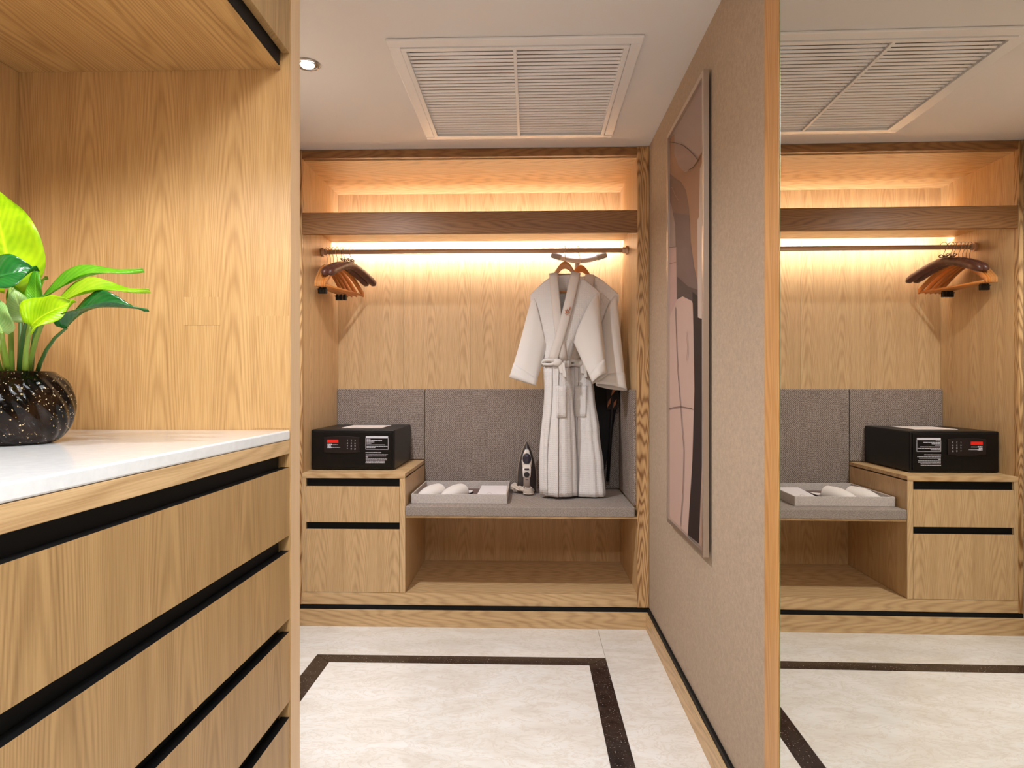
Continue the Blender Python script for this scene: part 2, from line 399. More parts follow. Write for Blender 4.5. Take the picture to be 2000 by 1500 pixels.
# clothes rail
cr = thing('clothes_rail', 'satin bronze clothes rail spanning the wardrobe below the shelf', 'rail', (-.31, 3.48, 1.932))
RZ = 1.932; RY = 3.48
obj('rail', MB().tube([(XL + .002, RY, RZ), (XR - .002, RY, RZ)], .0125, 20), bronze, cr, smooth=True)
for x, d in ((XL + .001, 1), (XR - .001, -1)):
    obj('bracket', MB().tube([(x, RY, RZ), (x + d * .012, RY, RZ), (x + d * .013, RY, RZ), (x + d * .03, RY, RZ)], [.024, .024, .017, .017], 20), bronze, cr, smooth=False, bevel=.0015)

# ------------------------------------------------------------------ near left joinery
ep = tag(obj('end_panel', B(XL - .02, XF + .002, YC, YC + .056, 0, CEIL - .001), [wood_vn, wood_end]), 'full height oak panel closing the near niche, tall pale edge', 'panel')
for p in ep.data.polygons:
    p.material_index = 1 if p.normal.x > .5 else 0
a, b_ = P(358, 635, YC - .0002), P(430, 580, YC - .0002)
obj('veneer_patch', B(a.x, b_.x, YC - .0006, YC, a.z, b_.z), wood_vn, ep, label='small rectangular repair in the veneer')
a, b_ = P(498, 837, YC - .0002), P(566, 617, YC - .0002)
obj('veneer_patch', B(a.x, b_.x, YC - .0006, YC, a.z, b_.z), wood_vn, ep)
np_ = tag(obj('niche_back_panel', B(XL - .019, XL + .002, -.6, YC - .001, 1.101, 1.90), wood_vn), 'dark oak veneer panel at the left edge behind the plant', 'panel')
CT = 1.1015
tag(obj('countertop', B(XL + .003, XF + .001, -.6, YC - .001, CT - .021, CT), m_quartz, bevel=.003), 'white stone worktop carrying the plant', 'countertop')
bc = thing('base_cabinet', 'near oak chest of wide drawers with black grooves, under white worktop', 'cabinet', (-.8, .4, 0))
obj('carcass', B(XL + .003, XF - .022, -.6, YC - .008, .0, CT - .0225), black, bc)
obj('top_strip', B(XF - .021, XF, -.6, YC - .001, 1.0498, CT - .0215), wood_y, bc, bevel=.001)
zz = [(.8695, 1.02), (.6855, .8355), (.5027, .6566), (.318, .4676), (.134, .283)]
for z0, z1 in zz:
    d = obj('drawer', B(XF - .019, XF, -.6, YC - .001, z0, z1), [wood_drawer, black], bc)
    black_top(d)
obj('plinth', B(XF - .04, XF - .03, -.6, YC - .008, 0, .10), black, bc)
wc = thing('wall_cabinet', 'oak wall cabinet above the niche, black groove under its door', 'cabinet', (-.8, .4, 1.9))
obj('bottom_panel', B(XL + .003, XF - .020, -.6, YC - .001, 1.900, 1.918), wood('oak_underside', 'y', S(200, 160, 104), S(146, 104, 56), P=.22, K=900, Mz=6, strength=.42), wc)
obj('groove', B(XL + .003, XF - .021, -.6, YC - .008, 1.9185, 1.945), black, wc)
obj('groove_lining', B(XF - .021, XF - .018, -.6, YC - .012, 1.903, 1.96), black, wc)
obj('door', B(XF - .017, XF, .46, YC - .001, 1.934, CEIL - .003), wood_drawer, wc, bevel=.001)
obj('door', B(XF - .017, XF, -.6, .457, 1.934, CEIL - .003), wood_drawer, wc, bevel=.001)
obj('carcass', B(XL + .003, XF - .022, -.6, YC - .008, 1.945, CEIL - .003), dark_in, wc)
tag(obj('side_end_panel', B(XL - .02, XF, -.62, -.601, 0, CEIL - .001), wood_vn), 'oak end panel behind the viewer at the near end of the cabinets', 'panel')

# ------------------------------------------------------------------ mirror
k = .008; mx = lambda y: .572 + k * y
mr = thing('wall_mirror', 'tall frameless mirror filling the right edge of the view', 'mirror', (mx(.5), .5, 0), -math.atan(k))
obj('mirror_glass', B(0, .005, -1.9, 1.019, 0.004, CEIL - .004), mirror, mr, local=True)
obj('bevelled_edge', B(-.0006, .0055, 1.0191, 1.0225, .004, CEIL - .004), green_edge, mr, local=True)

# ------------------------------------------------------------------ ceiling vent
av = thing('ceiling_vent', 'large square white louvred return air grille in the ceiling', 'vent', (-.055, 2.6, CEIL))
o0 = (VX0 - .04, VX1 + .04, VY0 - .045, VY1 + .028)
def rail4(x0, x1, y0, y1, wx, wy0, wy1, z0, z1):
    return [(x0, x1, y0, y0 + wy0, z0, z1), (x0, x1, y1 - wy1, y1, z0, z1), (x0, x0 + wx, y0 + wy0, y1 - wy1, z0, z1), (x1 - wx, x1, y0 + wy0, y1 - wy1, z0, z1)]
for q in rail4(*o0, .04, .045, .028, CEIL - .010, CEIL - .0005): obj('frame', B(*q), white_paint, av, bevel=.003)
for q in rail4(VX0 + .002, VX1 - .002, VY0 + .002, VY1 - .002, .017, .017, .017, CEIL - .014, CEIL + .02): obj('inner_frame', B(*q), white_paint, av, bevel=.001)
mxc = (VX0 + VX1) / 2 + .0
obj('mullion', B(mxc - .006, mxc + .006, VY0 + .019, VY1 - .019, CEIL - .013, CEIL + .02), white_paint, av, bevel=.001)
obj('plenum_shade_sheet', B(VX0 + .001, VX1 - .001, VY0 + .001, VY1 - .001, CEIL + .035, CEIL + .04), dark_in, av)  # dark sheet standing in for the shade up inside the plenum
ns = 29; y0 = VY0 + .019; pitch = (VY1 - VY0 - .038) / ns
sl = None
for side, (xa, xb) in enumerate(((VX0 + .019, mxc - .006), (mxc + .006, VX1 - .019))):
    wdt = xb - xa
    bw = .0150; an = math.radians(40)
    mb = MB(); cy, sy_ = bw * math.cos(an), bw * math.sin(an)
    q_ = [(-.0072, .0000), (-.004, -.0018), (0, -.0028), (.004, -.0031), (.0072, -.0028)]
    mb.prism([(-wdt / 2, y_, z_) for y_, z_ in q_] + [(-wdt / 2, y_, z_ + .0011) for y_, z_ in q_[::-1]], (wdt, 0, 0))
    first = None
    for i in range(ns):
        if first is None: first = s_ = obj('slat', mb, white_paint, av, local=True)
        else: s_ = first.copy(); COL.objects.link(s_)
        s_.location = Vector(((xa + xb) / 2, y0 + pitch * (i + .5), CEIL - .002)) - Vector(av.location)

# ------------------------------------------------------------------ downlights
def downlight(x, y, z, label):
    t = thing('downlight', label, 'ceiling light', (x, y, z), 0)
    obj('trim_ring', MB().lathe([(.036, z - .0002), (.046, z - .0002), (.047, z - .003), (.043, z - .006), (.037, z - .006), (.034, z - .003)], x, y, 36), chrome, t, smooth=True)
    obj('reflector', MB().lathe([(.0355, z - .001), (.0352, z - .0035), (.026, z - .0040)], x, y, 36), chrome, t, smooth=True)
    obj('lens', MB().lathe([(.0258, z - .0042), (.022, z - .009), (.012, z - .011), (.001, z - .0115)], x, y, 24), plain('lamp_lens_glow', (1, 1, 1), .3, emit=(1, .93, .84), estr=14), t, smooth=True)
    return t
downlight(-.82, 2.325, CEIL, 'small round recessed downlight with chrome ring beside the oak panel edge')
downlight(-.05, .35, CEIL, 'recessed downlight in the ceiling overhead near the camera, out of view')
downlight(-.10, -.9, CEIL, 'added fill downlight in the ceiling behind the camera, out of view')
t = downlight(-.75, .72, 1.90, 'recessed downlight under the wall cabinet over the plant, out of view')

# ------------------------------------------------------------------ picture
XP = .556
pf = thing('framed_picture', 'tall abstract picture in a champagne metal frame on the right wall', 'picture', (XW, 2.36, 1.43))
py0, py1, pz0, pz1 = 2.083, 2.641, .645, 2.222
for q in ((py0, py0 + .018, pz0, pz1), (py1 - .018, py1, pz0, pz1), (py0 + .018, py1 - .018, pz0, pz0 + .018), (py0 + .018, py1 - .018, pz1 - .018, pz1)):
    obj('frame_side', B(XP, XW - .008, q[0], q[1], q[2], q[3]), alu, pf, bevel=.001)
obj('backing', B(XW - .012, XW - .001, py0 + .03, py1 - .03, pz0 + .03, pz1 - .03), black, pf)
XA = XP + .010
def A(u, v):     # picture plane point (Y, z)
    s = (u - 1000) / FPX; r = (s * math.cos(TH) - math.sin(TH)) / (math.cos(TH) + s * math.sin(TH))
    Y = XA / r; tt = Y / (math.cos(TH) + s * math.sin(TH)); return Y, CAMZ - tt * (v - 753) / FPX
AY0, AY1, AZ0, AZ1 = py0 + .012, py1 - .012, pz0 + .012, pz1 - .012
am = MB(); am.box(XA, XA + .004, AY0, AY1, AZ0, AZ1, 0)
amats = [plain('print_mauve', S(150, 128, 122), .5)]; lay = [0]
def patch(c, pts):
    amats.append(plain('print_ink', S(*[k_ * .84 for k_ in c]), .6, spec=.15)); lay[0] += 1; x = XA - .00015 * lay[0]
    q = []
    for u, v in pts:
        y, z = A(u, v); q.append((x, min(max(y, AY0), AY1), min(max(z, AZ0), AZ1)))
    n = len(am.v); am.v += q; am.f.append(tuple(range(n, n + len(q)))); am.m.append(len(amats) - 1)
def stroke(c, pts, wpx=1.2):
    for (u0, v0), (u1, v1) in zip(pts, pts[1:]):
        d = Vector((u1 - u0, v1 - v0)).normalized(); nx, ny = -d.y * wpx * .3, d.x * wpx * .3
        patch(c, [(u0 + nx, v0 + ny), (u1 + nx, v1 + ny), (u1 - nx, v1 - ny), (u0 - nx, v0 - ny)])
patch((182, 138, 110), [(1303, 270), (1317, 262), (1318, 300), (1326, 325), (1338, 336), (1350, 332), (1368, 300), (1378, 292), (1378, 640), (1303, 640)])
patch((182, 152, 142), [(1317, 300), (1318, 281), (1330, 281), (1346, 292), (1363, 312), (1350, 330), (1338, 335), (1326, 325)])
patch((146, 112, 98), [(1303, 346), (1318, 347), (1330, 355), (1340, 372), (1346, 405), (1348, 440), (1303, 440)])
patch((128, 104, 98), [(1303, 420), (1347, 420), (1349, 470), (1356, 520), (1364, 560), (1364, 640), (1303, 640)])
patch((178, 152, 144), [(1303, 400), (1312, 402), (1319, 440), (1320, 482), (1303, 486)])
patch((206, 168, 158), [(1303, 486), (1321, 482), (1323, 640), (1303, 640)])
patch((96, 78, 74), [(1323, 540), (1345, 560), (1364, 566), (1362, 640), (1323, 640)])
patch((216, 182, 168), [(1303, 640), (1308, 620), (1323, 585), (1334, 579), (1352, 588), (1356, 600), (1357, 760), (1353, 900), (1344, 1044), (1303, 1010)])
patch((52, 38, 36), [(1353, 570), (1366, 580), (1378, 610), (1378, 800), (1374, 850), (1366, 1062), (1344, 1044), (1353, 900), (1357, 760), (1355, 640)])
patch((186, 150, 130), [(1378, 805), (1374, 850), (1366, 1062), (1382, 1080), (1382, 800)])
patch((222, 200, 186), [(1363, 430), (1378, 400), (1378, 618), (1372, 623), (1364, 620)])
patch((218, 200, 186), [(1368, 330), (1379, 300), (1379, 430), (1366, 446)])
stroke((92, 70, 56), [(1306, 281), (1320, 279), (1334, 283), (1346, 292), (1357, 303), (1364, 313)], 1.6)
stroke((112, 76, 52), [(1345, 333), (1355, 327), (1365, 314), (1373, 298)], 2.2)
stroke((196, 150, 128), [(1309, 368), (1314, 366), (1320, 380), (1327, 392)], 1.0)
stroke((80, 60, 56), [(1303, 488), (1322, 482)], 1.2)
stroke((130, 90, 84), [(1303, 520), (1322, 512)], 1.2)
stroke((88, 66, 60), [(1321, 600), (1323, 665), (1326, 730), (1331, 790), (1334, 830), (1338, 880), (1336, 960), (1331, 1030)], 1.3)
stroke((118, 90, 78), [(1306, 798), (1318, 796), (1332, 794), (1355, 798)], 2.4)
stroke((150, 118, 100), [(1343, 648), (1346, 680), (1344, 705)], 1.0)
obj('print', am, amats, pf)

# ------------------------------------------------------------------ safe
sx0, sx1, sy0, sy1, sz0, sz1 = -1.142, -.7066, 3.29, 3.745, .7625, .9706
sf = thing('safe', 'black electronic room safe with keypad and printed instructions on oak cabinet', 'safe', ((sx0 + sx1) / 2, (sy0 + sy1) / 2, sz0))
m_safe = plain('safe_black_enamel', S(13, 11, 11), .36, spec=.35)
obj('body', B(sx0, sx1, sy0 + .006, sy1, sz0 + .002, sz1), m_safe, sf, bevel=.006)
dr = obj('door', B(sx0 + .012, sx1 - .012, sy0, sy0 + .008, sz0 + .014, sz1 - .010), m_safe, sf, bevel=.002)
def F(u, v): return P(u, v, sy0)
def arcpts(u0, u1, vt, vb, bulge, n=10):
    pts = []
    for i in range(n + 1):
        f = i / n; u = u0 + (u1 - u0) * f; pts.append(F(u, vt - bulge * math.sin(PI * f)))
    for i in range(n + 1):
        f = i / n; u = u1 - (u1 - u0) * f; pts.append(F(u, vb + bulge * math.sin(PI * f)))
    return pts
pp = [Vector(p) for p in arcpts(633.5, 703, 854, 883, 2.2)]
kp = obj('keypad_panel', MB().prism(pp, (0, -.006, 0)), plain('keypad_plastic', S(30, 22, 22), .3), sf, bevel=.001)
a = F(640, 864.5); b_ = F(661.5, 858.5)
obj('display', B(a.x, b_.x, sy0 - .0072, sy0 - .0062, a.z, b_.z), plain('red_display_glow', S(60, 0, 0), .4, emit=(1, .02, .01), estr=.5), kp)
ink = plain('white_print', S(210, 206, 214), .6)
digits = ['1', '2', '3', '4', '5', '6', '7', '8', '9', '*', '0', '#']
def textmb(s, size):
    cu_ = bpy.data.curves.new('t', 'FONT'); cu_.body = s; cu_.size = size; cu_.align_x = 'CENTER'; cu_.align_y = 'CENTER'
    to = bpy.data.objects.new('t', cu_); COL.objects.link(to)
    me = bpy.data.meshes.new_from_object(to.evaluated_get(bpy.context.evaluated_depsgraph_get()))
    v = [tuple(q.co) for q in me.vertices]; f = [tuple(p.vertices) for p in me.polygons]
    bpy.data.objects.remove(to); bpy.data.curves.remove(cu_); bpy.data.meshes.remove(me); return v, f
for i, d in enumerate(digits):
    c = F(679.3 + 7.4 * (i % 3), 860.3 + 5.4 * (i // 3))
    v, f = textmb(d, .0125); mb = MB()
    mb.v = [(c.x + p[0], sy0 - .0069, c.z + p[1]) for p in v]; mb.f = f; mb.m = [0] * len(f)
    key = obj('key', B(c.x - .007, c.x + .007, sy0 - .0067, sy0 - .006, c.z - .0055, c.z + .0055), plain('key_black', S(22, 17, 17), .4), kp) if False else None
    obj('key_symbol', mb, ink, kp)
def dashes(mb, u0, u1, v, h, yo, rnd, fill=.8):
    u = u0
    while u < u1 - 1:
        L = rnd.uniform(1.2, 4.5); e = min(u + L, u1)
        a = F(u, v + h / 2); b_ = F(e, v - h / 2)
        mb.box(a.x, b_.x, sy0 - yo - .0003, sy0 - yo, a.z, b_.z); u = e + .55
rn = random.Random(3)
mb = MB()
for (u0, u1, v, h) in ((640.5, 650, 868, 2.4), (650, 661, 868.5, 1.0), (640.5, 648, 871, 2.0), (640.5, 649.5, 873.6, 2.2), (650, 665, 873.6, .9)): dashes(mb, u0, u1, v, h, .0062, rn)
obj('printed_lines', mb, ink, kp)
lb = obj('instruction_label', MB(), ink, sf) if False else None
mb = MB()
a, b_ = F(714, 878), F(758.5, 852); e = .0018
zt = F(714, 856).z
mb.box(a.x, b_.x, sy0 - .0004, sy0 - .0001, zt, b_.z)
for q in ((a.x, a.x + e, a.z, b_.z), (b_.x - e, b_.x, a.z, b_.z), (a.x, b_.x, a.z, a.z + e)): mb.box(q[0], q[1], sy0 - .0004, sy0 - .0001, q[2], q[3])
for (u0, u1, v, h) in ((716, 725, 857.6, 1), (716, 746, 860.6, 1.3), (716, 731, 863.4, 1.3), (716, 725, 866, 1), (716, 752, 869, 1.2), (716, 757, 871.9, 1.1), (716, 733, 874.4, 1)): dashes(mb, u0, u1, v, h, 0, rn)
for (u0, u1, v, h) in ((714, 745, 884, 1.6), (714.5, 757.5, 888, 1.1), (714.5, 754, 890.6, 1.1), (714.5, 719, 892.8, 1), (714.5, 756, 895.6, 1.1), (714.5, 757, 898.2, 1.3), (714.5, 752, 900.8, 1.1), (714, 752, 903.8, 1.1)): dashes(mb, u0, u1, v, h, 0, rn)
obj('printed_instructions', mb, ink, sf)
tag(obj('paper_card', B(-1.02, -.80, 3.42, 3.66, sz1 + .0004, sz1 + .0020), plain('paper', S(226, 214, 208), .7)), 'white paper card lying on top of the safe', 'card')

# ------------------------------------------------------------------ tray and contents
ZB = .5985
tr = thing('tray', 'shallow rectangular pale linen tray holding slippers on the bench', 'tray', (-.37, 3.48, ZB))
tx0, tx1, ty0, ty1 = -.611, -.121, 3.25, 3.70; tw = .007; th = .048
obj('base', B(tx0 + tw, tx1 - tw, ty0 + tw, ty1 - tw, ZB, ZB + .006), plain('tray_lining', S(120, 96, 88), .8), tr)
for q in ((tx0, tx1, ty0, ty0 + tw), (tx0, tx1, ty1 - tw, ty1), (tx0, tx0 + tw, ty0 + tw, ty1 - tw), (tx1 - tw, tx1, ty0 + tw, ty1 - tw)):
    obj('rim', B(*q, ZB, ZB + th), m_tray, tr, bevel=.0015)
def slipper(cx, cy, rz, label, z):
    t = thing('slipper', label, 'slipper', (cx, cy, z), rz, 'white towelling slippers in the tray')
    sole = []
    for i in range(28):
        a = 2 * PI * i / 28; x = math.cos(a) * .135; wd_ = .043 + .008 * math.cos(a) - .006 * math.cos(2 * a); sole.append((x, math.sin(a) * wd_, 0))
    obj('sole', MB().prism(sole, (0, 0, .008)), plain('slipper_sole', S(40, 38, 44), .7), t, bevel=.002, local=True)
    secs = []
    for i in range(13):
        f = i / 12; x = .134 - .165 * f
        hw = (.050 * math.sqrt(max(0.02, 1 - (max(0, (x - .03) / .108)) ** 2)))
        h = .012 + .040 * math.sin(min(1, f * 1.2 + .06) * PI / 2)
        secs.append([(x, -hw * math.cos(PI * j_ / 12), .0085 + h * math.sin(PI * j_ / 12) ** .8) for j_ in range(13)])
    obj('upper', MB().loft(secs, closed=False, caps=False), m_velour, t, smooth=True, solid=.004, sub=1, local=True)
    obj('insole', MB().prism([(p[0] * .96, p[1] * .93, .0082) for p in sole], (0, 0, .003)), white_cloth_flat, t, local=True, bevel=.001)
    return t
slipper(-.515, 3.45, math.radians(240), 'left white slipper lying in the tray nearest the oak cabinet', ZB + .0065)
slipper(-.392, 3.45, math.radians(240), 'right white slipper lying in the tray beside the envelope', ZB + .0065)
en = thing('envelope', 'flat white paper envelope with small gold emblem in the tray', 'envelope', (-.22, 3.47, ZB + .0065))
zE = ZB + .0065
pts = [(-.315, 3.262), (-.135, 3.262), (-.132, 3.60), (-.30, 3.60)]
lift = MB().loft([[(-.290 + .012 * f, 3.262 + .34 * f, zE + .010 + .022 * f), (-.132, 3.262 + .34 * f, zE + .010 + .022 * f), (-.132, 3.262 + .34 * f, zE + .026 * f), (-.290 + .012 * f, 3.262 + .34 * f, zE + .022 * f)] for f in (0, .3, .6, 1)])
obj('sleeve', lift, plain('white_paper', S(236, 228, 228), .7), en, bevel=.002)
gold = plain('gold_print', S(190, 150, 96), .5)
def slope(y): return zE + .010 + .022 * (y - 3.262) / .34 + .0006
mb = MB()
for i in range(7):
    a = PI * (i + .5) / 7; cx, cy = -.222 + .012 * math.cos(a), 3.40 + .02 * math.sin(a)
    mb.prism([(cx - .0015, cy - .003, slope(cy)), (cx + .0015, cy - .003, slope(cy)), (cx + .0015, cy + .003, slope(cy)), (cx - .0015, cy + .003, slope(cy))], (0, 0, .0003))
for i in range(11):
    cx = -.270 + i * .0118; cy = 3.345 + .03 * ((i - 5) / 5) ** 2
    mb.prism([(cx - .0025, cy - .004, slope(cy)), (cx + .0025, cy - .004, slope(cy)), (cx + .002, cy + .004, slope(cy)), (cx - .002, cy + .004, slope(cy))], (0, 0, .0003))
obj('emblem', mb, gold, en)

# ------------------------------------------------------------------ steam iron
ic = P(1029, 955, 3.60)
ir = thing('steam_iron', 'grey and white steam iron standing on its heel on bench', 'iron', (ic.x, 3.60, ZB))
IH, IW = .292, .060
def io(sc_, y, zoff=0.0, n=16, top=1.0):
    right = []
    for i in range(n + 1):
        f = i / n; z = f * IH * top
        hw = IW * (1 - f ** 2.6) ** .92 * (.93 + .07 * math.sin(min(1, f * 2.2) * PI / 2))
        right.append((hw * sc_, z))
    pts = right + [(-x, z) for x, z in right[::-1][1:]]
    return [(x, y, zoff + z * (1 - (1 - sc_) * .45)) for x, z in pts]
m_irgrey = plain('iron_smoke_shell', S(70, 62, 60), .18, 0, .6)
m_irwhite = plain('iron_white_plastic', S(216, 204, 194), .3)
m_irtan = plain('iron_handle_grey', S(158, 140, 130), .4)
m_irdark = plain('iron_tank_smoke', S(58, 52, 62), .1)
obj('soleplate', MB().loft([io(1.0, .045), io(1.0, .037)]), alu, ir, local=True, bevel=.001)
obj('shell', MB().loft([io(.93, .037, .003), io(.92, .02, .004), io(.84, -.002, .008), io(.66, -.014, .014)]), m_irgrey, ir, local=True, smooth=True)
secs = []
for z, hw, y in ((.006, .050, -.012), (.02, .047, -.018), (.034, .030, -.020), (.046, .014, -.018)):
    secs.append([(-hw, y + .02, z), (-hw * .8, y, z), (hw * .8, y, z), (hw, y + .02, z), (hw * .9, .034, z), (-hw * .9, .034, z)])
obj('heel', MB().loft(secs), m_irwhite, ir, local=True, bevel=.004)
nose = [[(-.004, -.006, .262), (.004, -.006, .262), (.004, .01, .262), (-.004, .01, .262)], [(-.016, -.022, .225), (.016, -.022, .225), (.02, 0, .225), (-.02, 0, .225)], [(-.028, -.030, .18), (.028, -.030, .18), (.03, 0, .18), (-.03, 0, .18)], [(-.024, -.032, .145), (.024, -.032, .145), (.026, 0, .145), (-.026, 0, .145)]]
obj('nose_cover', MB().loft(nose), m_irwhite, ir, local=True, bevel=.005, smooth=True)
obj('water_tank', MB().ball((0, -.030, .192), .024, .012, .032), m_irdark, ir, local=True, smooth=True)
hd = []
for z, y, hw, d in ((.165, -.034, .017, .012), (.160, -.050, .022, .014), (.142, -.064, .024, .014), (.118, -.072, .023, .014), (.095, -.074, .021, .013)):
    hd.append([(-hw, y - d, z), (hw, y - d, z), (hw, y + d, z), (-hw, y + d, z)])
obj('control_head', MB().loft(hd), m_irwhite, ir, local=True, bevel=.005, smooth=True)
hd = []
for z, y, hw, d in ((.098, -.073, .018, .012), (.07, -.072, .018, .013), (.045, -.066, .018, .013), (.024, -.050, .018, .014), (.012, -.028, .018, .012)):
    hd.append([(-hw, y - d, z), (hw, y - d, z), (hw, y + d, z), (-hw, y + d, z)])
obj('handle', MB().loft(hd), m_irtan, ir, local=True, bevel=.004, smooth=True)
obj('steam_button', MB().box(-.013, .013, -.087, -.078, .138, .146), m_irdark, ir, local=True, bevel=.002)
obj('dial', MB().tube([(0, -.083, .113), (0, -.090, .112)], .0155, 20), plain('iron_dial', S(48, 44, 48), .3), ir, local=True, bevel=.002)
obj('logo_plate', MB().box(-.007, .007, -.0878, -.0855, .086, .0885), m_irdark, ir, local=True)
cw = velour('pale_cord_sleeve', S(206, 190, 176))
cd = MB()
for i in range(7):
    ph = i * 1.1; a0 = .3 * i
    pts = []
    for q in range(15):
        f = q / 14
        x = -.085 + .10 * f + .004 * math.sin(ph * 3); y = -.02 - .065 * f + .010 * math.sin(ph + f * 9)
        z = .014 + .014 * abs(math.cos(ph)) + .005 * math.sin(f * 9 + ph) + .012 * (1 - f)
        pts.append((x, y, z))
    cd.tube(pts, .0055, 8)
for i in range(5):
    pts = [(.01 + .026 * math.cos(a_ / 12 * 2 * PI + i) * (1 - .08 * i), -.082 + .016 * math.sin(a_ / 12 * 2 * PI + i), .009 + .007 * i) for a_ in range(13)]
    cd.tube(pts, .005, 8)
cd.tube([(-.055, -.012, .045), (-.07, 0, .05), (-.085, .0, .04), (-.09, -.02, .02)], .006, 8)
obj('cord', cd, cw, ir, local=True, smooth=True)

# ------------------------------------------------------------------ ironing board (nose down, against the back wall)
ib = thing('ironing_board', 'folded ironing board with charcoal cover standing behind the robes', 'ironing board', (.33, 3.70, ZB))
out = []
N = 20
for i in range(N + 1):
    f = i / N; z = ZB + .002 + 1.05 * f; hw = .178 * min(1, (.30 + .70 * (min(1, f / .55)) ** .75)) * (1 if f < .93 else math.sqrt(max(.3, 1 - ((f - .93) / .07) ** 2 * .7)))
    out.append((hw, z))
cxb = .335
right = [(cxb + hw * (1.0 if True else 1), z) for hw, z in out]; left = [(cxb - hw, z) for hw, z in out[::-1]]
obj('board', MB().prism([(x, 3.712, z) for x, z in right + left], (0, .030, 0)), m_board, ib, bevel=.008)
chs = plain('board_steel_legs', S(52, 48, 50), .35, .7)
obj('leg', MB().tube([(.44, 3.694, ZB + .05), (.47, 3.694, 1.1), (.43, 3.694, 1.45), (.30, 3.69, 1.80)], .010, 10), chs, ib, smooth=True)
obj('leg', MB().tube([(.22, 3.694, ZB + .30), (.24, 3.694, 1.2), (.27, 3.69, 1.80)], .009, 10), chs, ib, smooth=True)
wst = plain('board_white_stem', S(224, 220, 220), .4)
obj('stem', MB().tube([(.258, 3.675, 1.74), (.262, 3.675, 1.83), (.266, 3.66, 1.925)], [.016, .017, .012], 12, flat=.5), wst, ib, smooth=True)
fpts = []
for i in range(13):
    f = i / 12; q = P(1078 + 105 * f, 497 + 12 * math.sin(PI * f), 3.655); fpts.append(tuple(q))
ft = obj('foot_bar', MB().tube(fpts, .0155, 14), plain('board_foot_grey', S(224, 222, 228), .35, 0), ib, smooth=True)
m_rub = plain('foot_cap_grey', S(170, 168, 172), .6)
for q0, q1 in ((0, 2), (12, 10)):
    pa, pb = Vector(fpts[q0]), Vector(fpts[q1]); pa2 = pa + (pa - pb).normalized() * .005
    obj('foot_cap', MB().tube([pa2, pa, pa + (pb - pa) * .9, pb], [.012, .0185, .0185, .0165], 14), m_rub, ft, smooth=True)
cop = plain('copper_print', S(176, 110, 74), .6)
mb = MB()
for (u, v, du, dv) in ((1198, 764, 4, 9), (1190, 786, 4, 10), (1201, 788, 3.5, 9), (1205, 758, 3, 6)):
    q = [P(u + du, v - dv, 3.682), P(u + 2.2, v + dv * .2, 3.682), P(u - du, v + dv, 3.682), P(u - 2.2, v - dv * .2, 3.682)]
    mb.prism(q, (0, .003, 0))
obj('patterned_strap', mb, cop, ib, label='copper lattice strap')
obj('strap_panel', MB().prism([P(1185, 745, 3.6855), P(1209, 745, 3.6855), P(1206, 800, 3.6855), P(1186, 800, 3.6855)], (0, .0255, 0)), plain('strap_dark', S(20, 12, 10), .7), ib)

# ------------------------------------------------------------------ hangers
def hook_path(z_neck, lean=0.0):
    r = .0205; c = .0
    pts = [(0, 0, z_neck), (0, 0, z_neck + .018), (-.006, 0, -.032)]
    # passes round one side of the rail (rail runs along local Y)
    for a in range(-50, 215, 20):
        pts.append((r * math.cos(math.radians(a)) * 1.0, 0, r * math.sin(math.radians(a)) * 1.0 - .006))
    return [(0, 0, z_neck), (0, 0, -.045), (.010, 0, -.030)] + pts[3:]
def arm_outline(half, z0, drop, h0, h1, arch=False):
    top = []; bot = []
    for i in range(15):
        f = i / 14; x = half * f
        zt = z0 - drop * (f ** 1.25) + .010 * math.sin(PI * f)
        if arch: zt = z0 - drop * (1 - math.exp(-(f / .5) ** 2))
        h = h0 + (h1 - h0) * f
        top.append((x, zt)); bot.append((x, zt - h))
    return top, bot
def wooden_hanger(label, mat, clips, group, arch=False):
    t = thing('wooden_hanger', label, 'hanger', (0, 0, 0), 0, group)
    hf = .165 if arch else .212
    top, bot = arm_outline(hf, -.078, .160 if arch else .128, .040 if arch else .034, .028, arch)
    secs = []
    full = [(-x, zt, zb) for (x, zt), (_, zb) in zip(top[::-1], bot[::-1])][:-1] + [(x, zt, zb) for (x, zt), (_, zb) in zip(top, bot)]
    for x, zt, zb in full:
        yb = .018 * (abs(x) / hf) ** 2; th_ = .0065
        secs.append([(x, yb - th_, zb), (x, yb + th_, zb), (x, yb + th_, zt), (x, yb - th_, zt)])
    obj('arms', MB().loft(secs), mat, t, local=True, bevel=.003, smooth=True)
    obj('trouser_bar', MB().tube([(-hf + .012, .017, -.240 if arch else -.224), (hf - .012, .017, -.240 if arch else -.224)], .0065, 10), mat, t, local=True, smooth=True)
    obj('hook', MB().tube(hook_path(-.082), .0018, 8), chrome, t, local=True, smooth=True)
    if clips:
        for x in (-.115, .145):
            cl = obj('clip', MB().box(x - .010, x + .010, .008, .026, -.262, -.233).box(x - .011, x + .011, .012, .022, -.236, -.216), black_s, t, local=True, bevel=.003)
            obj('clip_spring', MB().tube([(x - .008, .004, -.238), (x + .008, .004, -.238)], .004, 8), chrome, cl, local=True)
    return t
def place(t, x, rz, dz=0.0): t.location = (x, RY, RZ + .0125 + dz - .0); t.rotation_euler = (0, 0, rz)
